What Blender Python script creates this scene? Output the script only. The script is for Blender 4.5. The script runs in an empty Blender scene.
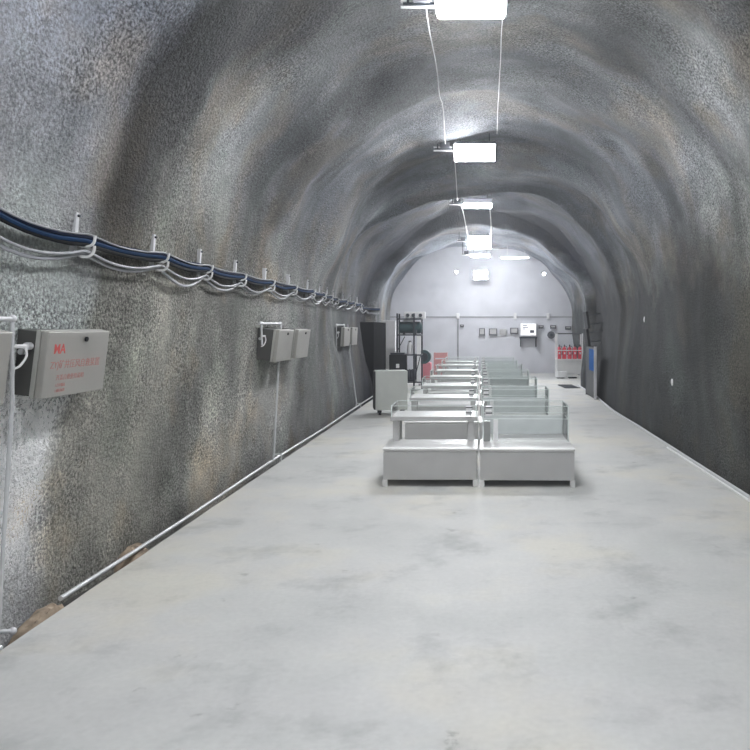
import bpy, bmesh, math, random
from mathutils import Vector, Matrix, noise
random.seed(7)
C = bpy.context.scene.collection
PI = math.pi
# ------------------------------------------------------------------ materials
def nt(name):
    m = bpy.data.materials.new(name); m.use_nodes = True
    n = m.node_tree; b = n.nodes['Principled BSDF']
    return m, n, b
def L(n, a, b): n.links.new(a, b)
def simple(name, col, rough=.5, metal=0, var=.08, scale=8, bump=0, spec=.5):
    m, n, b = nt(name)
    tc = n.nodes.new('ShaderNodeTexCoord')
    no = n.nodes.new('ShaderNodeTexNoise'); no.inputs['Scale'].default_value = scale; no.inputs['Detail'].default_value = 4
    L(n, tc.outputs['Object'], no.inputs['Vector'])
    r = n.nodes.new('ShaderNodeValToRGB')
    r.color_ramp.elements[0].position = .3; r.color_ramp.elements[1].position = .7
    r.color_ramp.elements[0].color = (*[max(0, c*(1-var)) for c in col], 1)
    r.color_ramp.elements[1].color = (*[min(1, c*(1+var)) for c in col], 1)
    L(n, no.outputs['Fac'], r.inputs['Fac']); L(n, r.outputs['Color'], b.inputs['Base Color'])
    b.inputs['Roughness'].default_value = rough; b.inputs['Metallic'].default_value = metal
    b.inputs['Specular IOR Level'].default_value = spec
    if bump:
        bu = n.nodes.new('ShaderNodeBump'); bu.inputs['Strength'].default_value = bump; bu.inputs['Distance'].default_value = .01
        L(n, no.outputs['Fac'], bu.inputs['Height']); L(n, bu.outputs['Normal'], b.inputs['Normal'])
    return m
def emit(name, col, s):
    m, n, b = nt(name)
    b.inputs['Base Color'].default_value = (.8, .8, .8, 1)
    b.inputs['Emission Color'].default_value = (*col, 1); b.inputs['Emission Strength'].default_value = s
    return m
def glassy(name, col, fac=.12, tint=.93):
    m = bpy.data.materials.new(name); m.use_nodes = True; n = m.node_tree
    n.nodes.clear()
    out = n.nodes.new('ShaderNodeOutputMaterial'); mx = n.nodes.new('ShaderNodeMixShader')
    tr = n.nodes.new('ShaderNodeBsdfTransparent'); tr.inputs['Color'].default_value = (*[tint*c for c in col], 1)
    gl = n.nodes.new('ShaderNodeBsdfGlossy'); gl.inputs['Roughness'].default_value = .06
    lw = n.nodes.new('ShaderNodeFresnel'); lw.inputs['IOR'].default_value = 1.5
    L(n, lw.outputs[0], mx.inputs[0]); L(n, tr.outputs[0], mx.inputs[1]); L(n, gl.outputs[0], mx.inputs[2])
    L(n, mx.outputs[0], out.inputs[0])
    return m

def shotcrete():
    m, n, b = nt('shotcrete')
    N = n.nodes.new
    def math_(op, a, c=None, clamp=False):
        x = N('ShaderNodeMath'); x.operation = op; x.use_clamp = clamp
        for i, v in enumerate((a, c)):
            if v is None: continue
            if isinstance(v, (int, float)): x.inputs[i].default_value = v
            else: L(n, v, x.inputs[i])
        return x.outputs[0]
    def noise_(vec, sc, det=4, rough=.55, w=None):
        x = N('ShaderNodeTexNoise'); x.inputs['Scale'].default_value = sc; x.inputs['Detail'].default_value = det
        x.inputs['Roughness'].default_value = rough; L(n, vec, x.inputs['Vector']); return x.outputs['Fac']
    def ramp(f, pts):
        r = N('ShaderNodeValToRGB'); e = r.color_ramp.elements
        while len(e) < len(pts): e.new(.5)
        for k, (p, c) in enumerate(pts):
            e[k].position = p; e[k].color = (*c, 1) if len(c) == 3 else c
        L(n, f, r.inputs['Fac']); return r.outputs['Color']
    def mixc(kind, f, a, c):
        x = N('ShaderNodeMix'); x.data_type = 'RGBA'; x.blend_type = kind
        if isinstance(f, (int, float)): x.inputs[0].default_value = f
        else: L(n, f, x.inputs[0])
        L(n, a, x.inputs[6])
        if isinstance(c, tuple): x.inputs[7].default_value = (*c, 1)
        else: L(n, c, x.inputs[7])
        return x.outputs[2]
    tc = N('ShaderNodeTexCoord'); P = tc.outputs['Object']
    sep = N('ShaderNodeSeparateXYZ'); L(n, P, sep.inputs[0])
    mp = N('ShaderNodeMapping'); mp.inputs['Scale'].default_value = (.45, 1.0, .45); L(n, P, mp.inputs['Vector'])
    big = noise_(mp.outputs[0], .75, 3)
    mid = noise_(P, 2.2, 5)
    # casting joints: position along the tunnel, slightly wandering
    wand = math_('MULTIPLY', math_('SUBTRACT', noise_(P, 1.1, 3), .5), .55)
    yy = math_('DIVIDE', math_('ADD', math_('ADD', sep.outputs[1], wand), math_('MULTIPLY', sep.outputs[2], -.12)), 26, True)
    sect = ramp(yy, [(0, (.47,.475,.49)), (4.12/26, (.47,.475,.48)), (4.2/26, (.17,.167,.15)), (5.3/26, (.27,.265,.235)), (7.3/26, (.40,.395,.365)),  # dark tone past the first joint: shadow of the step put into the colour
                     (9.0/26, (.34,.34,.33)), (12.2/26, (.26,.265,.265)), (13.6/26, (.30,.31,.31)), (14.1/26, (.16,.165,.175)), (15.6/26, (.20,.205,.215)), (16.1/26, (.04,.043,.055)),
                     (19.2/26, (.035,.038,.05)), (19.5/26, (.40,.41,.42)), (1, (.50,.51,.52))])  # near-black recess ring: its lack of lamplight is put into the colour
    # painted shade (negative) and lit areas (positive) on the lining: centre, size, strength
    shade_light_xyz = [((-2.5, 4.86, 0.63), 0.8, 0.7), ((-2.5, 5.62, 0.8), 0.8, 0.6), ((-2.5, 4.62, 0.3), 0.5, 0.5), ((-2.5, 7.2, 0.67), 0.8, 0.5), ((-2.5, 3.91, 0.12), 0.5, 0.5), ((-2.5, 5.14, 1.86), 0.6, 0.35), ((-2.23, 4.86, 2.93), 0.55, -0.5), ((-2.05, 4.92, 3.29), 0.5, -0.55), ((-2.38, 4.63, 2.42), 0.45, -0.45), ((-1.66, 5.2, 3.78), 0.7, -0.6), ((-1.26, 6.07, 4.1), 0.8, -0.5), ((-2.1, 8.4, 3.2), 0.9, -0.45), ((-1.6, 8.21, 3.85), 1.1, -0.45), ((-0.84, 8.63, 4.32), 0.9, -0.5), ((-1.29, 11.63, 4.14), 1.4, -0.45), ((1.02, 9.19, 4.24), 0.9, -0.35), ((1.16, 6.93, 4.17), 0.5, -0.3), ((2.44, 8.0, 1.9), 0.9, -0.45), ((-2.31, 3.62, 2.69), 0.35, -0.35), ((-2.05, 6.15, 3.28), 0.7, 0.55), ((-2.28, 6.21, 2.78), 0.6, 0.4), ((-2.19, 3.84, 3.02), 0.6, 0.3), ((-2.37, 4.06, 2.48), 0.4, 0.35), ((-2.46, 4.03, 0.91), 0.6, 0.6), ((-2.46, 3.94, 0.33), 0.5, 0.5), ((-2.46, 5.53, 1.58), 0.6, 0.35), ((-2.46, 6.33, 0.96), 0.7, 0.35), ((-2.49, 11.23, 2.49), 0.9, 0.4), ((1.81, 5.91, 3.63), 0.6, 0.8), ((2.16, 5.99, 3.07), 0.7, 0.7), ((2.22, 7.62, 2.94), 0.7, 0.5), ((2.37, 6.56, 2.48), 0.5, 0.5), ((0.63, 7.53, 4.39), 0.5, 0.3), ((1.72, 7.75, 3.72), 0.6, 0.3), ((-1.79, 6.78, 3.64), 0.6, 0.35)]
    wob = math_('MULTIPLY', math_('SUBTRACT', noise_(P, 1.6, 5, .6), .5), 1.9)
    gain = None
    for ctr, rad, f in shade_light_xyz:
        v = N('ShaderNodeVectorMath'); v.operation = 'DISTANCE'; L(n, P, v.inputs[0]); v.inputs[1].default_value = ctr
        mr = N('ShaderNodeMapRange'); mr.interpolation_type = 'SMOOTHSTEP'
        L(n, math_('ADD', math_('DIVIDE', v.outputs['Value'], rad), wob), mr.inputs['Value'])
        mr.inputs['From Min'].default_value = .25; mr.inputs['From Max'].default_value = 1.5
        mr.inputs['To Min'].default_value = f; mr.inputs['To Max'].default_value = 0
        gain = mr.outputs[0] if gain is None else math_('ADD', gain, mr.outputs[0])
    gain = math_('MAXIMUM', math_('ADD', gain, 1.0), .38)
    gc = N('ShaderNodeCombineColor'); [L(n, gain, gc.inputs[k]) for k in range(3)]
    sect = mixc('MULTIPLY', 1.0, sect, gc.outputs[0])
    # slow blotches, damp streaks
    tone = ramp(big, [(.34, (.42,.43,.44)), (.46, (.8,.8,.8)), (.54, (1.0,1.0,1.0)), (.66, (1.4,1.4,1.4))])
    c = mixc('MULTIPLY', .95, sect, tone)
    tone2 = ramp(mid, [(.35, (.78,.79,.78)), (.65, (1.15,1.14,1.12))])
    c = mixc('MULTIPLY', .8, c, tone2)
    # warm rusty and greenish tints in patches
    tint = noise_(P, .9, 4)
    c = mixc('MULTIPLY', ramp(tint, [(.5, (0,0,0)), (.62, (1,1,1))]), c, (1.12, 1.0, .86))
    c = mixc('MULTIPLY', ramp(tint, [(.34, (1,1,1)), (.44, (0,0,0))]), c, (.97, 1.02, .985))
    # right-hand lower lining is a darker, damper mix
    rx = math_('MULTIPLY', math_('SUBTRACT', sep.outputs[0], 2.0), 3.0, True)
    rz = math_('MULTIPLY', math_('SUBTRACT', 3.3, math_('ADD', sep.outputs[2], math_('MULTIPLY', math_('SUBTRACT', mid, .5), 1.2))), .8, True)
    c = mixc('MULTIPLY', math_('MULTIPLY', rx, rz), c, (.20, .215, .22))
    up = math_('MULTIPLY', math_('SUBTRACT', sep.outputs[2], 2.2), .9, True)  # bluish upper lining: cool lamp tint put into the base colour
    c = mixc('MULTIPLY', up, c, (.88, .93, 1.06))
    # gravelly speckle
    f1 = noise_(P, 50, 5, .66); f2 = noise_(P, 26, 4, .7)
    sp = ramp(f1, [(.40, (.32,.32,.32)), (.47, (.78,.78,.78)), (.54, (1.1,1.1,1.1)), (.62, (1.6,1.6,1.6))])
    c = mixc('MULTIPLY', ramp(noise_(P, 1.4, 2), [(.38, (.35,.35,.35)), (.6, (1,1,1))]), c, sp)
    L(n, c, b.inputs['Base Color']); b.inputs['Roughness'].default_value = .82; b.inputs['Specular IOR Level'].default_value = .3
    h = math_('ADD', math_('MULTIPLY', f1, .5), f2)
    bu = N('ShaderNodeBump'); bu.inputs['Strength'].default_value = 1.0; bu.inputs['Distance'].default_value = .07
    L(n, h, bu.inputs['Height']); L(n, bu.outputs['Normal'], b.inputs['Normal'])
    return m
def concrete_floor():
    m, n, b = nt('floor_concrete'); N = n.nodes.new
    tc = N('ShaderNodeTexCoord')
    def no(sc, det=5, r=.6):
        x = N('ShaderNodeTexNoise'); x.inputs['Scale'].default_value = sc; x.inputs['Detail'].default_value = det; x.inputs['Roughness'].default_value = r
        L(n, tc.outputs['Object'], x.inputs['Vector']); return x.outputs['Fac']
    def ramp(f, pts):
        r = N('ShaderNodeValToRGB'); e = r.color_ramp.elements
        while len(e) < len(pts): e.new(.5)
        for k, (p, c) in enumerate(pts): e[k].position = p; e[k].color = (*c, 1)
        L(n, f, r.inputs['Fac']); return r.outputs['Color']
    def mul(a, c, f=1.0):
        x = N('ShaderNodeMix'); x.data_type = 'RGBA'; x.blend_type = 'MULTIPLY'; x.inputs[0].default_value = f
        L(n, a, x.inputs[6]); L(n, c, x.inputs[7]); return x.outputs[2]
    c = ramp(no(.55, 4), [(.38, (.50,.508,.495)), (.5, (.545,.548,.532)), (.6, (.585,.572,.52))])
    c = mul(c, ramp(no(1.6, 6, .65), [(.32, (.78,.79,.79)), (.46, (1,1,1)), (.7, (1.05,1.05,1.04))]))
    c = mul(c, ramp(no(3.1, 7, .7), [(.30, (.6,.6,.59)), (.365, (.96,.96,.96)), (.6, (1,1,1))]), .8)
    c = mul(c, ramp(no(30, 4), [(.3, (.95,.95,.95)), (.7, (1.04,1.04,1.04))]))
    L(n, c, b.inputs['Base Color'])
    rr = ramp(no(2.4, 5), [(.3, (.55,)*3), (.7, (.75,)*3)]); L(n, rr, b.inputs['Roughness'])
    b.inputs['Specular IOR Level'].default_value = .3
    bu = N('ShaderNodeBump'); bu.inputs['Strength'].default_value = .12; bu.inputs['Distance'].default_value = .01
    L(n, no(14, 6), bu.inputs['Height']); L(n, bu.outputs['Normal'], b.inputs['Normal'])
    return m
M = dict(
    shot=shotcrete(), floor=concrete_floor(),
    soil=simple('trench_soil', (.05,.048,.045), .95, var=.5, scale=20, bump=.8),
    rubble=simple('brown_rubble', (.34,.27,.20), .95, var=.35, scale=18, bump=.8),
    paint=simple('pale_painted_wall', (.64,.65,.69), .7, var=.10, scale=1.3, bump=.1),
    steel=simple('brushed_steel', (.50,.50,.495), .5, .4, .05, 5),
    steelhi=simple('bright_steel', (.72,.72,.71), .5, .35, .04, 6),
    boxm=simple('cabinet_steel', (.50,.50,.47), .42, .5, .06, 4),
    boxlid=simple('lid_steel', (.45,.44,.41), .45, .5, .06, 4),
    boxshade=simple('cabinet_side_shaded', (.10,.10,.095), .5, .5, .06, 4),  # darkened steel: shadow on the wall cabinets' sides put into the colour
    white=simple('white_plastic', (.80,.80,.80), .4, 0, .04),
    pipe=simple('galvanised_pipe', (.66,.67,.68), .35, .25, .05, 14),
    zip=simple('pale_clip', (.72,.72,.74), .45, .2, .05),
    blue=simple('blue_cable', (.006,.030,.085), .8, 0, .1, spec=.15),
    navy=simple('navy_cable', (.006,.012,.035), .8, 0, .1, spec=.15),
    black=simple('black_rubber', (.008,.009,.011), .8, 0, .2, spec=.2),
    greycable=simple('grey_cable', (.33,.34,.36), .45, 0, .08),
    darkm=simple('dark_steel', (.03,.037,.048), .45, .3, .1),
    green=simple('dark_green_enamel', (.03,.075,.08), .35, .1, .1),
    cabwhite=simple('cream_enamel', (.60,.625,.59), .5, 0, .03),
    panelshade=simple('board_and_side_shade', (.05,.052,.055), .6, .2, .1),  # dark grey of the board panel, also painted shade on the castor cabinet
    red=simple('red_enamel', (.75,.055,.09), .35, 0, .06),
    pink=simple('faded_red', (.68,.22,.26), .5, 0, .08),
    ink=simple('red_ink', (.62,.10,.09), .6, 0, .1, 60),
    inkf=simple('faded_red_ink', (.50,.24,.21), .6, 0, .12, 60),
    signblue=simple('sign_blue', (.004,.075,.26), .9, 0, .1, spec=.05),
    grey=simple('mid_grey_paint', (.12,.125,.14), .8, 0, .1, spec=.1),
    rim=simple('glass_edge', (.74,.80,.78), .5, 0, .03),
    frost=simple('scaled_glass', (.66,.70,.70), .6, 0, .06),
    glass=glassy('clear_glass', (.992,1.0,.996), tint=.985),
    lamp=emit('lamp_diffuser', (.95,.965,1.0), 95),
    lamp2=emit('flood_lens', (.95,.965,1.0), 75),
    cover=emit('lamp_cover', (.80,.83,1.0), .10),
    lamp3=emit('rear_flood_lens', (.94,.96,1.0), 82),
    tube=emit('tube_lens', (.92,.95,1.0), 9),
    screen=emit('display_face', (.9,.92,1.0), .35),
)
# ------------------------------------------------------------------ helpers
class MB:
    def __init__(s): s.bm = bmesh.new()
    def box(s, x0, x1, y0, y1, z0, z1, bev=0, mat=None):
        t = bmesh.new(); bmesh.ops.create_cube(t, size=1)
        for v in t.verts: v.co = Vector((x0+(v.co.x+.5)*(x1-x0), y0+(v.co.y+.5)*(y1-y0), z0+(v.co.z+.5)*(z1-z0)))
        if bev: bmesh.ops.bevel(t, geom=t.edges[:], offset=bev, segments=2, affect='EDGES', profile=.5)
        if mat is not None: bmesh.ops.transform(t, matrix=mat, verts=t.verts)
        s._add(t); return s
    def _add(s, t):
        me = bpy.data.meshes.new('tmp'); t.to_mesh(me); t.free(); s.bm.from_mesh(me); bpy.data.meshes.remove(me)
    def cyl(s, p, q, r, r2=None, seg=16, cap=True):
        p, q = Vector(p), Vector(q); d = q-p
        t = bmesh.new(); bmesh.ops.create_cone(t, cap_ends=cap, segments=seg, radius1=r, radius2=r if r2 is None else r2, depth=d.length)
        R = d.to_track_quat('Z', 'Y').to_matrix().to_4x4(); R.translation = (p+q)/2
        bmesh.ops.transform(t, matrix=R, verts=t.verts); s._add(t); return s
    def tube(s, pts, r, seg=8, smooth=0, cap=True):
        pts = [Vector(p) for p in pts]
        if smooth:
            out = []
            for i in range(len(pts)-1):
                p0, p1, p2, p3 = pts[max(i-1,0)], pts[i], pts[i+1], pts[min(i+2,len(pts)-1)]
                for k in range(smooth):
                    t = k/smooth
                    out.append(.5*((2*p1)+(p2-p0)*t+(2*p0-5*p1+4*p2-p3)*t*t+(3*p1-p0-3*p2+p3)*t**3))
            out.append(pts[-1]); pts = out
        rings = []; up = None
        for i, p in enumerate(pts):
            d = (pts[min(i+1,len(pts)-1)]-pts[max(i-1,0)]).normalized()
            if up is None: up = Vector((0,0,1)) if abs(d.z) < .9 else Vector((1,0,0))
            side = d.cross(up).normalized(); up = side.cross(d).normalized()
            rings.append([s.bm.verts.new(p+r*(math.cos(a)*side+math.sin(a)*up)) for a in [2*PI*k/seg for k in range(seg)]])
        for a, b in zip(rings, rings[1:]):
            for k in range(seg): s.bm.faces.new((a[k], a[(k+1)%seg], b[(k+1)%seg], b[k]))
        if cap: s.bm.faces.new(rings[0][::-1]); s.bm.faces.new(rings[-1])
        return s
    def ball(s, c, r, sc=(1,1,1), seg=12):
        t = bmesh.new(); bmesh.ops.create_uvsphere(t, u_segments=seg, v_segments=max(6,seg//2), radius=r)
        for v in t.verts: v.co = Vector((v.co.x*sc[0]+c[0], v.co.y*sc[1]+c[1], v.co.z*sc[2]+c[2]))
        s._add(t); return s
    def lathe(s, prof, c=(0,0,0), seg=20):
        rings = []
        for r, z in prof: rings.append([s.bm.verts.new((c[0]+r*math.cos(2*PI*k/seg), c[1]+r*math.sin(2*PI*k/seg), c[2]+z)) for k in range(seg)])
        for a, b in zip(rings, rings[1:]):
            for k in range(seg): s.bm.faces.new((a[k], a[(k+1)%seg], b[(k+1)%seg], b[k]))
        s.bm.faces.new(rings[0][::-1]); s.bm.faces.new(rings[-1]); return s
    def build(s, name, mat, parent=None, smooth=False):
        bmesh.ops.recalc_face_normals(s.bm, faces=s.bm.faces)
        me = bpy.data.meshes.new(name); s.bm.to_mesh(me); s.bm.free(); me.materials.append(mat)
        if smooth:
            for p in me.polygons: p.use_smooth = True
            me.set_sharp_from_angle(angle=math.radians(40))
        o = bpy.data.objects.new(name, me); C.objects.link(o)
        if parent: o.parent = parent
        return o
def tag(o, label, cat, group=None, kind=None):
    o['label'] = label; o['category'] = cat
    if group: o['group'] = group
    if kind: o['kind'] = kind
    return o
def thing(name, label, cat, loc=(0,0,0), rz=0, group=None):
    o = bpy.data.objects.new(name, None); C.objects.link(o); o.location = loc; o.rotation_euler = (0,0,rz)
    o.empty_display_size = .1
    return tag(o, label, cat, group)
def struct(o): o['kind'] = 'structure'; return o
def kids(o): return [c for c in list(C.objects) if c.parent is o]
def copy_tree(o, parent=None):
    c = o.copy(); C.objects.link(c); c.parent = parent
    for ch in kids(o): copy_tree(ch, c)
    return c
def text(name, body, size, mat, parent, M4, bold=0, ext=.0008):
    cu = bpy.data.curves.new('t', 'FONT'); cu.body = body; cu.size = size; cu.extrude = ext; cu.offset = bold; cu.resolution_u = 3
    to = bpy.data.objects.new('t', cu); C.objects.link(to)
    dg = bpy.context.evaluated_depsgraph_get(); dg.update()
    me = bpy.data.meshes.new_from_object(to.evaluated_get(dg)); bpy.data.objects.remove(to); bpy.data.curves.remove(cu)
    me.transform(M4); me.materials.clear(); me.materials.append(mat)
    o = bpy.data.objects.new(name, me); C.objects.link(o); o.parent = parent; return o
def sm(a, b, x):
    t = min(1, max(0, (x-a)/(b-a))); return t*t*(3-2*t)

# ------------------------------------------------------------------ tunnel lining
YB, YF, HS = 25.0, -7.0, 1.9
def dims(y):
    a = 2.43 + .36*sm(9.5, 14.2, y)
    crown = 4.5 - .1*sm(10, 15, y)
    rec = sm(16.7, 16.95, y)*(1-sm(19.55, 19.8, y))
    a += .30*rec + .34*sm(19.6, 20.4, y); crown += .32*rec
    rib = math.exp(-((y-14.25)/.18)**2)*.10
    return a-rib*.6, crown-rib, rec
def prof(t, y):
    """t 0..1 from the left foot over the crown to the right foot -> x, z and outward normal"""
    a, crown, rec = dims(y); w0 = 2.57+.62*sm(19.7, 20.1, y)
    s = -1 if t < .5 else 1; u = 1-abs(t-.5)*2      # u: 0 foot, 1 crown
    if s > 0: a += .07; w0 += .03+.15*sm(13, 17, y)
    if u < .35:
        k = u/.35; z = -.16+(HS+.16)*k; x = w0+(a-w0)*sm(0, HS, max(z,0)) if z > 0 else w0
        return s*x, z, Vector((s, 0, .0)), u
    ph = (u-.35)/.65*PI/2
    x = a*math.cos(ph)**.93 if ph < PI/2-1e-6 else 0; z = HS+(crown-HS)*math.sin(ph)**.97
    return s*x, z, Vector((s*math.cos(ph), 0, math.sin(ph))), u
def lining(t, y):
    x, z, nrm, u = prof(t, y)
    p = Vector((x, y, z))
    amp = .04+.16*sm(.34, .6, u)
    d = amp*noise.noise(Vector((x*.62+3, y*.55, z*.62)))*1.4 + .35*amp*noise.noise(Vector((x*1.5+3, y*1.1, z*1.5)))
    d += .012*noise.noise(Vector((x*2.4, y*2.4, z*2.4))) + .004*noise.noise(Vector((x*9, y*9, z*9)))
    # first ring is sprayed thicker than the next: step outward past the joint
    d += (.05*sm(4.25, 4.6, y+.12*noise.noise(Vector((x, 5, z))))-.05)*sm(.30, .5, u)
    if u < .05: d *= u/.05
    return p + nrm*d
ys = []; y = YF
while y < YB+.05:
    ys.append(y)
    y += .25 if y < 1.5 else (.05 if 16.5 < y < 20 or 13.9 < y < 14.6 else .085)
ys.append(YB+.1)
def wall_strip(name, t0, t1, n):
    bm = bmesh.new(); rows = []
    for y in ys: rows.append([bm.verts.new(lining(t0+(t1-t0)*k/n, y)) for k in range(n+1)])
    for a, b in zip(rows, rows[1:]):
        for k in range(n): bm.faces.new((a[k], b[k], b[k+1], a[k+1]))
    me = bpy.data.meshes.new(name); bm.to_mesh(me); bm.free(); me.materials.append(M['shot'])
    for p in me.polygons: p.use_smooth = True
    o = bpy.data.objects.new(name, me); C.objects.link(o); return struct(o)
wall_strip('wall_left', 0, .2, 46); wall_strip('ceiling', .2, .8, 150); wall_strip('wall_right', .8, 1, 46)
def wallx(h, y, side=-1):
    lo, hi = (0, .45) if side < 0 else (1, .55)
    for _ in range(26):
        m = (lo+hi)/2
        if lining(m, y).z < h: lo = m
        else: hi = m
    return lining(lo, y).x
def ceilz(x, y):
    lo, hi = (.15, .5) if x < 0 else (.85, .5)
    for _ in range(26):
        m = (lo+hi)/2
        if abs(lining(m, y).x) > abs(x): lo = m
        else: hi = m
    return lining(lo, y).z
mb = MB(); mb.box(-3.6, 3.6, YB, YB+.2, -.2, 5.0); struct(mb.build('wall_back', M['paint']))
mb = MB(); mb.box(-3.6, 3.6, YF-.2, YF, -.2, 5.0); struct(mb.build('wall_front', M['shot']))
# floor: slab, with an open service trench along the left foot
mb = MB()
def edge(y): return -2.385+.012*noise.noise(Vector((0, y*2.1, 3)))+.004*noise.noise(Vector((4, y*9, 3)))
bm = mb.bm; rows = []; y = YF
while y < YB+.1:
    e = edge(y); fr = 2.535+.15*sm(13, 17, y)+.60*sm(19.6, 19.9, y)
    rows.append([bm.verts.new(c) for c in ((e, y, -.16), (e, y, -.008), (e+.012, y, 0), (0, y, 0), (fr, y, 0), (fr+.015, y, -.06), (fr+.75, y, -.06))]); y += .2
for a, b in zip(rows, rows[1:]):
    for k in range(6): bm.faces.new((a[k], a[k+1], b[k+1], b[k]))
struct(mb.build('floor', M['floor']))
mb = MB(); bm = mb.bm; rows = []; y = YF
while y < YB+.1:
    rows.append([bm.verts.new((-3.3+k*.06, y, -.12+.03*noise.noise(Vector((k*.6, y*3, 0))))) for k in range(17)]); y += .1
for a, b in zip(rows, rows[1:]):
    for k in range(16): bm.faces.new((a[k], a[k+1], b[k+1], b[k]))
struct(mb.build('trim_1', M['soil'], smooth=True))
# painted dado band of the rear wall
struct(MB().box(-3.2, 3.2, YB-.03, YB, 1.93, 1.965).build('trim_2', M['greycable']))

# ------------------------------------------------------------------ floor-edge pipes and rubble
def px(y): return -2.455+.006*math.sin(y*1.3)
o = MB().tube([(px(y), y, .012+.006*math.sin(y*.9)) for y in [4.22+.5*k for k in range(35)]], .015, 10).build('conduit_pipe', M['pipe'], smooth=True)
tag(o, 'long pale pipe lying in the trench along the foot of the left wall', 'pipe')
t = thing('elbow_pipe', 'short pale pipe with elbow in the trench at the lower left corner', 'pipe', (0,0,0))
MB().tube([(-2.44, 2.4, -.03), (-2.44, 3.66, -.03)], .015, 10).build('pipe_run', M['pipe'], t, True)
MB().tube([(-2.56, 3.58, .06), (-2.50, 3.66, .05), (-2.43, 3.74, .02)], .011, 10).build('branch_pipe', M['pipe'], t, True)
MB().ball((-2.43, 3.745, .018), .02).build('elbow_joint', M['zip'], t, True)
o = MB().tube([(2.515+.15*sm(13, 17, y)+.01*math.sin(y*.7)+.012*noise.noise(Vector((y,0,0))), y, .018) for y in [-2+.5*k for k in range(44)]], .018, 8).build('conduit_pipe', M['pipe'], smooth=True)
tag(o, 'white pipe lying on the floor edge along the foot of the right wall', 'pipe')
o = MB().tube([(2.465+.006*math.sin(y*.9), y, .012) for y in [-2+.5*k for k in range(24)]], .012, 8).build('thin_conduit', M['white'], smooth=True)
tag(o, 'thin white conduit beside the right wall pipe in the foreground', 'pipe')
def rubble(name, x0, x1, y0, y1, h, label, n):
    mb = MB(); bm = mb.bm; rows = []
    for i in range(n+1):
        r = []
        for j in range(11):
            u, v = i/n, j/10; f = math.sin(PI*u)**.5*math.sin(PI*v)**.5 if 0 < u < 1 and 0 < v < 1 else 0
            r.append(bm.verts.new((x0+(x1-x0)*v+.02*noise.noise(Vector((u*6, v*3, 1))), y0+(y1-y0)*u+.03*noise.noise(Vector((v*5, u*3, 8))),
                      -.12+f*(h+.12+.035*noise.noise(Vector((u*9, v*5, 3)))))))
        rows.append(r)
    for a, b in zip(rows, rows[1:]):
        for k in range(10): bm.faces.new((a[k], a[k+1], b[k+1], b[k]))
    tag(mb.build(name, M['rubble'], smooth=True), label, 'rubble')
rubble('rubble_heap', -2.55, -2.36, 3.88, 4.26, .015, 'larger brown earth heap filling the left trench near the camera', 24)
rubble('rubble_heap', -2.62, -2.40, 5.05, 5.38, .02, 'small brown earth heap on the left trench pipe further back', 20)

# ------------------------------------------------------------------ cables and brackets on the left wall
NB = 17; BY = [3.2+1.0*k for k in range(-2, NB)]
ordn = ['first','second','third','fourth','fifth','sixth','seventh','eighth','ninth','tenth','eleventh','twelfth','thirteenth','fourteenth','fifteenth','sixteenth','seventeenth','eighteenth']
HB = 2.10
def mk_bracket():
    t = thing('cable_bracket', 'x', 'bracket', (0,0,0), 0, 'white cable brackets along the left wall')
    MB().box(-.03, .012, -.016, .016, -.085, .17, .003).build('strap', M['zip'], t)
    for z in (.03, -.03):
        MB().tube([(.0, 0, z-.01), (.035, .0, z-.05), (.085, 0, z-.055), (.115, 0, z-.03), (.12, 0, z+.012)], .0085, 8, 4).build('hook', M['white'], t, True)
    MB().cyl((-.03,0,.15), (.026,0,.15), .008, seg=8).build('bolt', M['darkm'], t)
    return t
br = mk_bracket(); first = True; k = 0
for y in BY:
    if y > 19: continue
    b = br if first else copy_tree(br); first = False
    b.location = (wallx(HB, y)+.012, y, HB); b.rotation_euler = (0, math.radians(4), 0)
    if y < 3.5: lab = 'cable bracket on the left wall just outside the photo, %s before the frame edge' % ['second','first','nearest'][min(2, k)]
    vis = [q for q in BY if q > 4 and q < 19]
    if y > 4: lab = 'white cable bracket on the left wall, %s from the camera' % ordn[vis.index(y)]
    b['label'] = lab; k += 1
cab = [('blue_cable','blue',.080,-.002,.015,'bright blue cable on the outside of the bundle on the left wall'),
       ('navy_cable','navy',.042,.000,.014,'navy cable in the heart of the bundle on the left wall'),
       ('black_cable','black',.052,.024,.012,'black cable lying on top of the bundle on the left wall'),
       ('navy_cable','navy',.086,.020,.011,'navy cable riding high at the outer side of the hooks'),
       ('black_cable','black',.074,-.022,.013,'black cable at the underside of the upper bundle'),
       ('pale_cable','greycable',.098,.030,.005,'thin pale grey cable over the dark cable bundle')]
ce = 20.5
for i, (nm, mt, dx, dz, r, lab) in enumerate(cab):
    pts = []; y = .7
    while y < ce:
        w = wallx(HB, y)
        f = ((y-3.2)%1.0); sag = -.022*math.sin(PI*f)*(1+.35*math.sin(i*2.1+int(y)))
        pts.append((w+dx+.008*noise.noise(Vector((i*3, y*1.7, 0))), y, HB+dz+sag+.012*noise.noise(Vector((y*1.1, i*5, 2)))+.006+.10*(1-sm(3.0, 4.1, y)))); y += .125
    tag(MB().tube(pts, r, 8).build(nm, M[mt], smooth=True), lab, 'cable')
for i, (r, lab) in enumerate([(.011, 'grey cable sagging in loops from the lower hooks'), (.009, 'thinner grey cable sagging alongside in the lower hooks')]):
    pts = []; y = .7
    while y < ce:
        w = wallx(HB, y); f = ((y-3.2)%1.0)
        sag = -(.085+.05*noise.noise(Vector((math.floor(y-3.2)*1.7, i, 0))))*math.sin(PI*f)*(1 if i == 0 else .8)
        pts.append((w+.055+.022*i, y, HB-.068+sag+.014*i+.08*(1-sm(3.0, 4.1, y)))); y += .125
    tag(MB().tube(pts, r, 8).build('grey_cable', M['greycable'], smooth=True), lab, 'cable')

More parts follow.
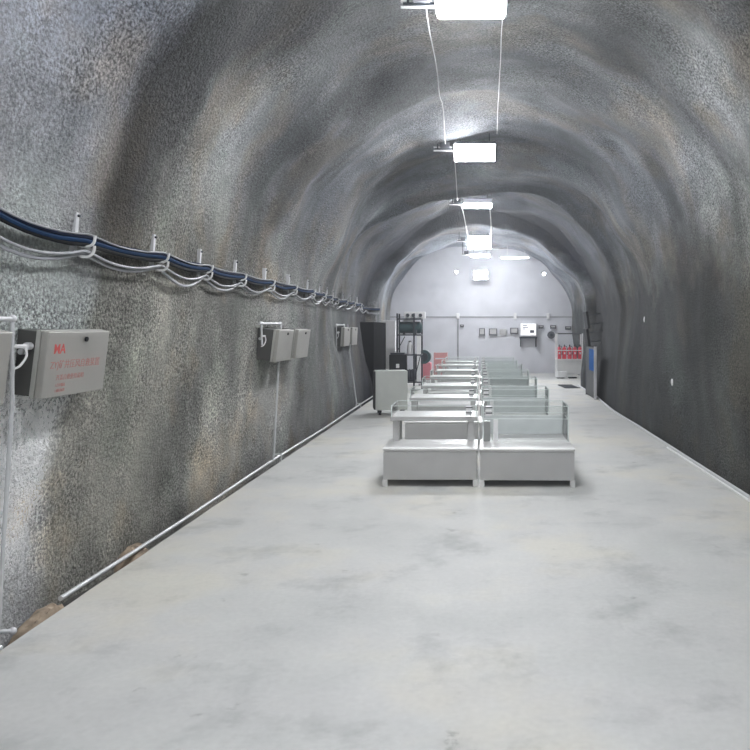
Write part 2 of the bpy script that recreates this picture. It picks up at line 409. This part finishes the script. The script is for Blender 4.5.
# ------------------------------------------------------------------ steel self-rescue boxes on the left wall
TX = Matrix(((0,0,1,0),(1,0,0,0),(0,1,0,0),(0,0,0,1)))   # text x -> +Y, y -> +Z, z -> +X
def wall_box(y0, lab, lettered, tilt=7, D=.17):
    W, H = .62, .36
    yc = y0+W/2; x = min(wallx(1.42, y0), wallx(1.42, yc), wallx(1.42, y0+W), wallx(1.25, yc))-.025
    t = thing('wall_cabinet', lab, 'cabinet', (x, yc, 1.42), 0, 'steel cabinets on the left wall')
    t.rotation_euler = (0, math.radians(tilt), 0)
    MB().box(-.03, D-.02, -W/2+.008, W/2-.008, -H/2+.006, H/2-.006, .004).build('body', M['boxshade'], t)
    lid = MB().box(D-.02, D+.02, -W/2, W/2, -H/2, H/2, .006).build('door', M['boxlid'], t)
    MB().cyl((D+.018, .05, H/2-.045), (D+.03, .05, H/2-.045), .014, seg=12).build('lock', M['black'], lid)
    MB().box(D-.045, D-.022, -W/2-.004, W/2+.004, -H/2-.003, H/2+.003, .002).build('door_rim', M['boxm'], t)
    for dy in (-.18, .18):
        MB().box(-.02, .006, dy-.014, dy+.014, H/2-.03, H/2+.05, .003).build('hanging_tab', M['zip'], t)
    MB().cyl((.07, -W/2-.03, .06), (.07, -W/2+.02, .06), .016, seg=10).build('inlet', M['pipe'], t, True)
    if lettered:
        T = lambda dy, dz: Matrix.Translation((D+.0203, dy, dz)) @ TX
        text('lettering', 'MA', .075, M['ink'], t, T(-.25, .06), .001)
        text('lettering', 'ZYJ矿井压风自救装置', .052, M['inkf'], t, T(-.265, -.02))
        text('lettering', '开盖自救使用说明', .034, M['inkf'], t, T(-.20, -.085))
        text('lettering', '1.打开箱盖', .020, M['inkf'], t, T(-.20, -.122))
        text('lettering', '2.戴好面罩', .020, M['inkf'], t, T(-.20, -.152))
    return t
wall_box(2.93, 'nearest steel cabinet on the left wall, cut by the photo edge, red lettering', True)
wall_box(3.79, 'steel cabinet with red lettering, its whole door facing the tunnel', True)
wall_box(8.02, 'steel cabinet under the pipe loop, nearer of the middle pair on the left wall', False, 7, .25)
wall_box(8.84, 'steel cabinet to the right in the middle pair, beyond the pipe loop', False, 7, .25)
wall_box(13.7, 'small far steel cabinet below a pipe frame, nearer of the farthest pair', False, 3)
wall_box(14.6, 'farthest steel cabinet on the left wall, last of the row', False, 3)
def pipes(y, lab, ymid, ylow, zlow=0):
    w = wallx(1.62, y); wf = -2.46
    t = thing('supply_pipe', lab, 'pipe', (0,0,0))
    x = w+.055
    MB().tube([(x, y-.06 if ymid > y else y, 1.64), (x, ymid, 1.64)], .014, 10).build('top_pipe', M['pipe'], t, True)
    MB().tube([(x, y, 1.645), (x, y, 1.2), (w+.03, y, .8), (wf, y+.01, .0)] if zlow == 0 else [(x, y, 1.645), (x+.01, y, zlow)], .011, 10).build('riser', M['pipe'], t, True)
    MB().tube([(x, ymid, 1.645), (x+.01, ymid, 1.56)], .014, 10).build('drop_pipe', M['pipe'], t, True)
    MB().ball((x, y, 1.642), .022).build('elbow', M['zip'], t, True)
    MB().ball((x, ymid, 1.642), .022).build('elbow', M['zip'], t, True)
    MB().tube([(x, y, 1.50), (x+.02, y+.09, 1.50)], .011, 8).build('tee_branch', M['white'], t, True)
    MB().tube([(x+.02, y+.075, 1.50), (x+.03, y+.07, 1.45), (x+.02, y+.03, 1.40), (x, y, 1.385)], .006, 8, 5).build('hose', M['white'], t, True)
    MB().cyl((x+.02, y+.08, 1.50), (x+.02, y+.115, 1.50), .02, seg=12).build('valve', M['zip'], t, True)
    if ylow:
        b = wallx(1.2, ylow)+.13
        MB().tube([(b, ylow, 1.26), (b-.01, ylow, 1.1), (wf+.02, ylow+.02, .10), (wf, ylow+.02, .0)], .013, 10).build('drain_pipe', M['pipe'], t, True)
        MB().tube([(wf+.02, ylow+.02, .09), (wf+.10, ylow+.05, .09), (wf+.10, ylow+.05, .012)], .010, 8).build('floor_branch', M['pipe'], t, True)
    return t
pipes(3.66, 'pale riser pipe with hose between the two nearest steel cabinets', 2.9, 3.45)
pipes(7.95, 'pale pipe loop over the middle pair of wall cabinets, running to the floor', 8.7, 8.5, 1.40)
pipes(13.55, 'farthest pale pipe frame above the small far wall cabinets', 14.3, 14.2, .6)

# ------------------------------------------------------------------ lamps under the crown
def lamp_batten(x, y, h, lab, w=.57, lens='lamp'):
    t = thing('tunnel_lamp', lab, 'lamp', (x, y, h), 0, 'lamps under the tunnel crown')
    hs = MB().box(-w/2, w/2, -.15, .16, .070, .155, .006)
    for z in (.09, .112, .134): hs.box(-w/2+.01, w/2-.01, -.156, -.145, z, z+.008)
    hs.build('cover', M['cover'], t)
    MB().box(-w/2+.005, w/2-.005, -.095, .10, 0, .074, .015).build('diffuser', M[lens], t, True)
    for s in (-1, 1): MB().box(s*w/2-.012, s*w/2+.012, -.155, .165, .05, .16, .004).build('end_cap', M['white'], t)
    hang(t, x, y, h, .15, w); return t
def hang(t, x, y, h, top, w):
    for s in (-1, 1):
        xx = s*w*.35; cz = ceilz(x+xx, y)-h
        MB().cyl((xx, 0, top-.02), (xx, 0, cz+.03), .008, seg=8).build('hanger_rod', M['darkm'], t)
    cz = ceilz(x-.40, y)-h
    MB().box(-w/2-.20, -w/2-.06, -.05, .05, top-.06, top+.03, .006).build('junction_box', M['grey'], t)
    MB().box(-w/2-.28, -w/2-.0, -.012, .012, top-.07, top-.055).box(-w/2-.25, -w/2-.23, -.012, .012, top-.07, max(cz, top)+.03).build('mounting_bracket', M['darkm'], t)
    for dz in (.0, -.05): MB().cyl((-w/2-.30, 0, top-.04+dz), (-w/2-.02, 0, top-.04+dz), .012, seg=8).build('cable_gland', M['white'], t)
def lamp_flood(x, y, h, lab, w=.62, hh=.32, tilt=-35+85, lens='lamp2'):
    t = thing('flood_lamp', lab, 'lamp', (x, y, h), 0, 'lamps under the tunnel crown')
    R = Matrix.Rotation(math.radians(tilt), 4, 'X')
    MB().box(-w/2, w/2, -.0, .07, -hh/2, hh/2, .008, R).build('housing', M['grey'], t)
    MB().box(-w/2+.012, w/2-.012, -.012, .002, -hh/2+.012, hh/2-.012, .003, R).build('lens', M[lens], t)
    hang(t, x, y, h, .12, w); return t
lamp_batten(-.075, 6.0, 4.205, 'nearest bright batten lamp under the crown, at the top edge of the photo')
lamp_flood(-.08, 10.7, 4.19, 'second bright lamp from the camera, square glowing panel under the crown')
lamp_batten(-.05, 15.3, 4.14, 'slim bright batten lamp just before the dark recessed ring', .60)
lamp_flood(-.02, 20.3, 3.98, 'bright panel lamp just beyond the dark ring of the tunnel', .66, .46, 45, 'lamp3')
lamp_batten(.0, 22.6, 3.80, 'slim bright lamp directly below and behind the panel lamp past the ring', .60, 'lamp3')
t = lamp_flood(.02, 24.5, 3.36, 'small lowest panel lamp near the top of the rear wall', .48, .30, 8)
for c_ in kids(t):
    if c_.name.startswith(('hanger_rod', 'mounting_bracket', 'junction_box', 'cable_gland')): bpy.data.objects.remove(c_)
MB().box(-.03, .03, .05, .52, .02, .06).build('arm', M['grey'], t)
lamp_batten(-.075, 1.3, 4.15, 'batten lamp overhead in front of the viewer, above the frame')
lamp_batten(-.075, -3.4, 4.15, 'batten lamp behind the viewer')
t = thing('tube_lamp', 'thin tube lamp right of the central lamps near the rear wall', 'lamp', (1.2, 24.0, 3.90), math.radians(-4))
MB().cyl((-.5,0,0), (.42,0,0), .022, seg=12).build('tube', M['tube'], t, True)
MB().box(-.52, .44, -.03, .03, .022, .05, .004).box(-.3,-.28,-.01,.01,.05,ceilz(.9,24)-3.88).box(.28,.3,-.01,.01,.05,ceilz(1.48,24)-3.88).build('fitting', M['white'], t)
def spot(x, y, h, lab):
    t = thing('spot_lamp', lab, 'lamp', (x, y, h))
    MB().ball((0, 0, 0), .05).build('bulb', M['tube'], t, True)
    MB().cyl((0,.03,.01), (0,.12,.03), .05, .035).build('shade', M['darkm'], t, True)
    MB().tube([(0,.1,.03), (0,.1,.1), (0, YB-y+.02, .12)], .012, 8).build('arm', M['darkm'], t, True)
spot(2.12, 23.8, 3.36, 'small spot lamp high on the right of the rear chamber')
spot(-.78, 23.8, 3.42, 'tiny spot lamp high to the left of the central lamps')
# wires along the crown
def wire(x0, x1, name, lab, ya, yb, r=.007, dz=.05):
    pts = []; y = ya
    while y <= yb:
        k = (y-ya)/(yb-ya); x = x0+(x1-x0)*k+.012*noise.noise(Vector((y, x0*9, 0)))
        pts.append((x, y, ceilz(x, y)-dz-.03*abs(math.sin(y*.67)))); y += .2
    return tag(MB().tube(pts, r, 6).build(name, M['white'], smooth=True), lab, 'wire')
wire(-.46, -.50, 'lamp_wire', 'white wire left of the lamps between the two nearest ones', 6.1, 10.6, .006)
wire(.20, .25, 'lamp_wire', 'thin white wire right of the lamps between the two nearest ones', 6.1, 10.6, .0045)
wire(-.42, -.46, 'lamp_wire', 'white wire from the second lamp to the slim third lamp', 10.8, 15.2, .007)
def hangwire(x, lab):
    tag(MB().tube([(x, 15.4, 4.2), (x+.04, 16.3, 4.10), (x+.07, 17.6, 3.98), (x+.09, 20.2, 4.05)], .009, 6, 6).build('lamp_wire', M['white'], smooth=True), lab, 'wire')
hangwire(-.40, 'left slack white wire under the dark ring'); hangwire(.20, 'right slack white wire under the dark ring')

# ------------------------------------------------------------------ stainless stands and glass tanks
def stand(kind):
    W = .955; h = W/2
    t = thing('display_stand' if kind == 'tray' else 'glass_tank_stand', 'x', 'stand')
    MB().box(-h+.008, h-.008, .010, .58, .070, .352, .003).build('cabinet', M['steel'], t)
    MB().box(-h, h, 0, .60, .365, .385, .005).box(-h+.02, h-.02, .02, .57, .351, .366).build('worktop', M['steelhi'], t)
    for sx in (-1, 1):
        for yy in (.006, .53):
            MB().box(sx*h-(.05 if sx > 0 else 0), sx*h+(.05 if sx < 0 else 0), yy, yy+.05, 0, .071, .003).build('leg', M['steelhi'], t)
    y0, y1 = .46, 1.02
    for sx in (-1, 1): MB().box(sx*.41-.018, sx*.41+.018, y1-.045, y1-.01, 0, .60 if kind == 'tray' else .385, .003).build('rear_leg', M['steel'], t)
    if kind == 'tray':
        for sx in (-1, 1):
            MB().box(sx*.40-.035, sx*.40+.035, y0+.04, y0+.10, .385, .60, .004).build('post', M['steel'], t)
        MB().box(-h+.02, h-.005, y0, y1, .60, .645, .005).build('shelf', M['steel'], t)
        zb = .645
    else:
        MB().box(-.45, -.37, y0+.02, y0+.07, .385, .60, .004).build('post', M['steel'], t)
        MB().box(-h+.02, h-.01, .60, y1, .365, .384, .003).build('tank_base', M['steel'], t)
        zb = .385
    zt = .765; x0, x1 = -h+.03, h-.02
    g = MB().box(x0, x1, y0, y0+.008, zb, zt).box(x0, x1, y1-.008, y1, zb, zt).box(x0, x0+.008, y0+.009, y1-.009, zb, zt).box(x1-.008, x1, y0+.009, y1-.009, zb, zt)
    gl = g.build('glass_tank', M['glass'], t)
    r = MB()
    for z in ((zt-.006,) if kind == 'tray' else (zt-.006, .625)):
        for yy in (y0-.004, y1-.008): r.box(x0-.003, x1+.003, yy, yy+.012, z-.002, z+.004)
        for xx in (x0-.004, x1-.008): r.box(xx, xx+.012, y0+.012, y1-.01, z-.002, z+.004)
    for xx in (x0-.003, x1-.008):
        for yy in (y0-.003, y1-.008): r.box(xx, xx+.011, yy, yy+.008, zb, zt-.01)
    r.build('glass_rim', M['rim'], gl)
    if kind != 'tray':
        MB().box(x0+.11, x0+.16, y0-.016, y0-.002, .387, .62, .004).build('front_strip', M['white'], t)
        MB().box(x0+.01, x1-.01, y1-.035, y1-.010, .39, .60, .003).build('back_panel', M['frost'], t)
    vx = h-.10 if kind == 'tray' else -h+.09
    MB().box(vx-.035, vx+.03, y0-.03, y0-.005, .66, .72, .004).box(vx-.03, vx+.03, y0-.03, y0-.005, .725, .762, .004).build('clamp', M['white'], t)
    MB().box(vx-.03, vx+.04, y0-.034, y0-.029, .685, .697).build('clamp_slot', M['darkm'], t)
    MB().box(vx-.03, vx+.04, y0-.034, y0-.029, .742, .752).build('clamp_slot', M['darkm'], t)
    return t
proto = {'tray': stand('tray'), 'tank': stand('tank')}
Y0 = 7.2
rows_y = [7.2, 9.25, 11.3, 13.35, 15.4, 17.45, 19.4]
rown = ['front row, nearest the camera', 'second row from the camera', 'third row from the camera', 'fourth row from the camera', 'fifth row from the camera', 'sixth row from the camera', 'seventh row, farthest from the camera']
for i, y in enumerate(rows_y):
    for kind, xc in (('tray', -.5), ('tank', .472)):
        o = proto[kind] if i == 0 else copy_tree(proto[kind])
        o.location = (xc+random.uniform(-.012, .012)*(i > 0), y+(-.03 if kind == 'tank' else 0), 0); o.rotation_euler = (0, 0, math.radians(-.8 if kind == 'tank' else -.3))
        o['label'] = ('left-hand steel stand with glass tray on posts, ' if kind == 'tray' else 'right-hand steel stand with tall glass tank, ')+rown[i]
        o['group'] = 'steel stands with glass trays in the left file' if kind == 'tray' else 'steel stands with glass tanks in the right file'

# ------------------------------------------------------------------ left side equipment
t = thing('wheeled_cabinet', 'pale cream cabinet on black castors before the dark equipment rack', 'cabinet', (-1.64, 13.25, 0), math.radians(12))
MB().box(-.29, .29, -.17, .25, .09, .80, .012).build('body', M['cabwhite'], t, True)
MB().box(-.315, -.288, -.15, .24, .10, .79, .004).build('side_shade', M['panelshade'], t)  # dark plate standing in for shadow on the cabinet's left side
for x in (-.21, .21):
    for y in (-.12, .2):
        MB().cyl((x-.02, y, .045), (x+.02, y, .045), .045, seg=16).box(x-.03, x+.03, y-.02, y+.02, .05, .092).build('castor', M['black'], t)
t = thing('equipment_rack', 'tall black open steel rack holding machines by the left wall', 'rack', (-1.78, 18.0, 0))
for x, y in ((-.29,0), (.13,0), (-.29,.5), (.29,.5)): MB().box(x-.02, x+.02, y-.02, y+.02, 0, 1.94, .003).build('post', M['darkm'], t)
for z in (.22, .90, 1.40, 1.80): MB().box(-.31, .31, -.02, .52, z-.015, z+.015, .003).build('shelf', M['darkm'], t)
MB().tube([(-.29,.0,1.0), (-.1,0,1.36)], .012, 6).tube([(.13,0,.25), (.29,.0,.88)], .012, 6).build('brace', M['darkm'], t)
MB().box(.20, .30, .0, .04, .22, 1.38, .003).build('side_panel', M['white'], t)
t = thing('compressor_drum', 'dark green horizontal drum on the upper shelf of the black rack', 'compressor', (-1.78, 18.25, 1.415))
MB().cyl((-.24,0,.17), (.26,0,.17), .15, seg=24).ball((-.24,0,.17), .15, (.3,1,1), 20).ball((.26,0,.17), .15, (.4,1,1), 20).build('drum', M['green'], t, True)
MB().box(-.17,-.11,-.09,.09,0,.05).box(.11,.17,-.09,.09,0,.05).build('foot', M['darkm'], t)
MB().box(.16,.19,-.14,.14,.03,.28).build('band', M['grey'], t)
MB().box(-.16,.14,-.06,.06,.31,.365,.01).build('motor', M['white'], t)
t = thing('pump_unit', 'white machine with dark pulleys on the very top of the black rack', 'pump', (-1.70, 18.25, 1.815))
MB().box(-.22,.32,-.12,.14,0,.17,.02).build('housing', M['white'], t)
for x in (-.12, .02, .2): MB().cyl((x,-.15,.08),(x,-.11,.08),.045,seg=16).build('pulley', M['darkm'], t)
t = thing('battery_box', 'black battery box with pale latch beside the base of the rack', 'box', (-2.02, 17.7, 0))
MB().box(-.20,.22,-.12,.12,0,.92,.01).build('body', M['black'], t); MB().box(-.17,.17,-.12,.12,.925,.97,.008).build('lid', M['darkm'], t); MB().box(-.03,.05,-.13,-.12,.6,.7).build('latch', M['white'], t)
t = thing('white_canister', 'white canister standing on the middle rack shelf', 'canister', (-1.76, 18.12, .915))
MB().lathe([(.07,0),(.075,.02),(.075,.22),(.05,.26),(.03,.28),(.03,.31)]).build('body', M['white'], t, True); MB().lathe([(.035,.31),(.035,.34)]).build('cap', M['grey'], t, True)
t = thing('motor_unit', 'dark ribbed motor on the lower rack shelf', 'motor', (-1.76, 18.2, .235))
MB().cyl((-.16,0,.16),(.16,0,.16),.13,seg=20).build('body', M['darkm'], t, True)
for x in (-.1,-.03,.04,.11): MB().cyl((x,0,.16),(x+.02,0,.16),.145,seg=20).build('rib', M['grey'], t)
MB().box(-.13,.13,-.1,.1,0,.05).build('foot', M['darkm'], t)
t = thing('generator', 'red machine with dark round motor on top, right of the rack', 'generator', (-1.54, 19.9, 0))
MB().box(-.17,.2,-.18,.18,.16,.62,.03).build('red_base', M['pink'], t, True)
MB().box(-.15,.18,-.15,.15,.02,.16).build('skid', M['white'], t)
MB().cyl((0,-.2,.78),(0,.2,.78),.19,seg=24).build('motor_drum', M['green'], t, True)
MB().cyl((0,-.235,.78),(0,-.2,.78),.12,seg=20).build('fan_cover', M['darkm'], t, True)
MB().tube([(-.17,0,.8),(-.23,0,.8),(-.23,0,.3)],.03,8).build('exhaust', M['darkm'], t, True)
for x in (-.12,.14):
    for y in (-.12,.12): MB().cyl((x,y,0),(x,y,.03),.03,seg=10).build('foot', M['black'], t)
t = thing('red_crate', 'faded red crate behind the left end of the last stands', 'crate', (-1.20, 22.0, 0))
cr = MB()
cr.box(-.2,.2,-.15,.15,0,.04)
for z in (.06,.26,.46,.66): cr.box(-.2,.2,-.15,-.13,z,z+.15).box(-.2,.2,.13,.15,z,z+.15).box(-.2,-.18,-.13,.13,z,z+.15).box(.18,.2,-.13,.13,z,z+.15)
for sx in (-1,1):
    for sy in (-1,1): cr.box(sx*.19-.015,sx*.19+.015,sy*.14-.015,sy*.14+.015,0,.82)
cr.build('crate_body', simple('dull_red', (.55,.26,.25), .7), t)
# dark doorway with white jamb in the left wall of the recess
xd = wallx(1.0, 18.5)
struct(MB().box(xd-.1, -2.55, 17.3, 19.5, -.1, 1.72, .01).build('door_1', simple('flat_black_door', (.003,.003,.004), .95, spec=.02)))
t = MB().box(-2.68, -2.32, 19.75, 19.95, -.1, 1.78, .01).build('trim_3', M['white']); struct(t)

# ------------------------------------------------------------------ right side
xw = 2.56
t = thing('notice_board', 'grey floor-standing board with blue panel and white edge post by the right wall', 'board', (2.53, 15.8, 0))
MB().box(-.015,.02,.04,1.25,.02,1.14,.004).build('panel', M['panelshade'], t)
MB().box(-.025,.03,-.0,.04,0,1.17,.004).build('edge_post', M['zip'], t)
MB().box(-.022,-.015,.05,.75,.62,1.1,.001).build('blue_sheet', M['signblue'], t)
MB().box(-.025,.03,1.25,1.29,0,1.15,.004).build('edge_post', M['grey'], t)
for k, (y, h, lab) in enumerate([(18.9, 1.78, 'upper black sign panel edge-on on the right wall'), (18.3, 1.33, 'lower black sign panel edge-on on the right wall')]):
    x = min(wallx(h, y, 1), wallx(h+.2, y, 1), wallx(h-.2, y, 1), 2.86)
    t = thing('sign_panel', lab, 'sign', (2.80 if k == 0 else 2.72, y, h)); t.rotation_euler = (0, math.radians(-8), 0)
    MB().box(-.03,.03,-.25,.25,-.22,.22,.006).build('panel', M['black'], t)
    for z in (-.12,.12): MB().box(.03, wallx(h, y, 1)-t.location.x+.08, -.02,.02,z-.01,z+.01).build('arm', M['darkm'], t)
# extinguisher stand
RX, RY = 2.83, 22.6
t = thing('extinguisher_rack', 'white steel stand holding red extinguishers by the rear right corner', 'rack', (RX, RY, 0))
for x in (-.43,.36):
    for y in (-.16,.22): MB().box(x-.022,x+.022,y-.022,y+.022,0,1.40,.003).build('post', M['white'], t)
MB().box(-.45,.38,-.18,.24,.56,.60,.004).build('shelf', M['white'], t)
MB().box(-.45,.38,-.18,-.155,1.375,1.41,.003).box(-.45,.38,.225,.25,1.375,1.41).build('top_rail', M['grey'], t)
MB().box(-.45,.38,-.185,-.17,.86,.885).build('front_rail', M['white'], t)
MB().box(-.43,.36,-.10,-.08,.12,.56,.003).build('lower_panel', M['steelhi'], t)
MB().box(-.43,-.12,-.24,.1,.03,.22,.01).build('tray', M['white'], t)
for x in (-.34,.05): MB().box(x-.1,x+.14,-.2,.1,.0,.03).build('rubber_pad', M['black'], t)
def ext():
    t = thing('fire_extinguisher', 'x', 'extinguisher', (0,0,0), 0, 'red extinguishers on the white stand')
    MB().lathe([(.062,0),(.068,.012),(.068,.30),(.06,.335),(.038,.365),(.02,.375),(.02,.39)], seg=18).build('cylinder', M['red'], t, True)
    MB().box(-.018,.018,-.025,.025,.388,.42).box(-.012,.012,-.08,.03,.42,.432).box(-.012,.012,-.08,.02,.442,.452).build('valve_handle', M['black'], t)
    MB().tube([(.02,0,.40),(.07,-.01,.39),(.088,-.01,.30),(.082,-.01,.12)],.009,8,5).build('hose', M['black'], t, True)
    MB().box(-.02,.02,-.0705,-.06,.15,.21).build('label_sheet', M['white'], t)
    return t
e0 = ext()
el = ['leftmost','second from left','middle','second from right','rightmost']
for k in range(5):
    e = e0 if k == 0 else copy_tree(e0)
    e.location = (RX-.34+.163*k-.01, RY-.04, .60); e['label'] = 'red fire extinguisher on the white stand, %s of the five' % el[k]
# grate
t = thing('floor_grate', 'dark slatted grate on the floor near the right wall pipe', 'grate', (2.38, 19.3, 0), math.radians(5))
g = MB().box(-.2,.2,-.5,-.47,.0,.02).box(-.2,.2,.47,.5,.0,.02)
for k in range(9): g.box(-.2+.045*k,-.185+.045*k,-.47,.47,.0,.018)
g.build('bars', M['darkm'], t)
for (y, h, lab) in [(11.6, 1.72, 'white paint fleck high on the right wall'), (9.65, .86, 'white paint fleck low on the right wall nearer the camera')]:
    x = wallx(h, y, 1)
    tag(MB().ball((x, y, h), .05, (.35,.8,1), 10).build('paint_fleck', M['white'], smooth=True), lab, 'fleck')

# ------------------------------------------------------------------ rear wall fittings
def rear(name, x, z, w, h, d, mat, lab, cat):
    t = thing(name, lab, cat, (x, YB, z))
    MB().box(-w/2,w/2,-d,.004,-h/2,h/2,.003).build('case', M[mat], t)
    MB().box(-w/2+.03,w/2-.03,-d-.006,-d,-h/2+.05,h/2-.02,.003).build('face_plate', M['steel'], t)
    return t
def X(px_): return (px_-480)/720*YB
def Z(py_): return 1.6+(327-py_)/720*YB
rear('junction_box', X(462), Z(326), .13, .10, .08, 'grey', 'small grey junction box beside the vertical conduit on the rear wall', 'box')
rear('meter_box', X(482), Z(332), .2, .26, .1, 'grey', 'leftmost of the four grey meter boxes on the rear wall', 'box')
rear('meter_box', X(493), Z(332), .28, .24, .1, 'grey', 'grey meter box second from left on the rear wall', 'box')
rear('meter_box', X(503), Z(332), .24, .2, .08, 'steel', 'pale meter box third from left on the rear wall', 'box')
rear('meter_box', X(514), Z(331), .27, .22, .1, 'grey', 'grey meter box just left of the white display', 'box')
rear('switch_box', X(541), Z(327), .17, .11, .08, 'grey', 'grey switch box just right of the white display', 'switch')
rear('switch_box', X(553), Z(327), .2, .12, .08, 'grey', 'grey switch box above the round alarm on the rear wall', 'switch')
rear('switch_box', X(568), Z(328), .2, .12, .08, 'grey', 'grey switch box on the rear wall above the extinguisher stand', 'switch')
t = thing('alarm_bell', 'dark round alarm on the rear wall left of the extinguisher stand', 'alarm', (X(551), YB, Z(335)))
MB().cyl((0,-.09,0),(0,0,0),.13,seg=20).build('bell', M['grey'], t, True); MB().cyl((0,-.12,0),(0,-.09,0),.05,seg=14).build('hub', M['darkm'], t, True)
t = thing('display_cabinet', 'bright white display cabinet on black shelf bracket on the rear wall', 'display', (X(528), YB, Z(330)))
MB().box(-.28,.28,-.22,0,-.22,.24,.012).build('case', M['white'], t)
MB().box(-.25,.25,-.228,-.22,-.17,.21,.002).build('screen', M['screen'], t)
for x0, x1, z in ((-.2,-.05,.14),(-.2,.0,.08),(-.2,-.1,.02)): MB().box(x0,x1,-.233,-.229,z,z+.03).build('printed_line', M['grey'], t)
MB().box(.05,.2,-.233,-.229,-.1,.0).build('printed_chart', M['grey'], t)
MB().box(-.30,.30,-.26,0,-.29,-.235,.004).box(-.28,-.25,-.2,0,-.58,-.29).box(.25,.28,-.2,0,-.58,-.29).build('bracket', M['darkm'], t)
t = tag(MB().box(X(458)-.025, X(458)+.025, YB-.05, YB, .0, 1.93).build('vertical_conduit', M['greycable']), 'grey vertical conduit down the left part of the rear wall', 'conduit')
for k, (xx, lab) in enumerate(((458, 'pale clamp where the vertical conduit meets the rear cable run'), (515, 'pale clamp on the rear cable run left of the display'), (548, 'pale clamp on the rear cable run right of the display'))):
    tag(MB().box(X(xx)-.05,X(xx)+.05,YB-.09,YB,1.88,2.08,.01).build('cable_clamp', M['white']), lab, 'clamp')

# ------------------------------------------------------------------ camera, world, view
cd = bpy.data.cameras.new('camera'); cam = bpy.data.objects.new('camera', cd); C.objects.link(cam)
cam.location = (0,0,1.6); cam.rotation_euler = (PI/2, 0, 0)
cd.sensor_width = 36; cd.lens = 720/750*36; cd.shift_x = -105/750; cd.shift_y = -48/750; cd.clip_start = .05
sc = bpy.context.scene; sc.camera = cam
w = bpy.data.worlds.new('world'); sc.world = w; w.use_nodes = True
w.node_tree.nodes['Background'].inputs[0].default_value = (.02,.021,.023,1); w.node_tree.nodes['Background'].inputs[1].default_value = .2
hz = w.node_tree.nodes.new('ShaderNodeVolumeScatter'); hz.inputs['Density'].default_value = .0036; hz.inputs['Anisotropy'].default_value = .55; hz.inputs['Color'].default_value = (.92,.95,1,1)
w.node_tree.links.new(hz.outputs[0], w.node_tree.nodes['World Output'].inputs['Volume'])
sc.cycles.volume_bounces = 0
sc.view_settings.view_transform = 'Standard'; sc.view_settings.look = 'None'; sc.view_settings.gamma = 1
sc.view_settings.use_curve_mapping = False; sc.view_settings.exposure = 1.55
sc.cycles.max_bounces = 8; sc.cycles.diffuse_bounces = 5; sc.cycles.transparent_max_bounces = 40
sc.cycles.use_denoising = True
sc.cycles.sample_clamp_indirect = 6
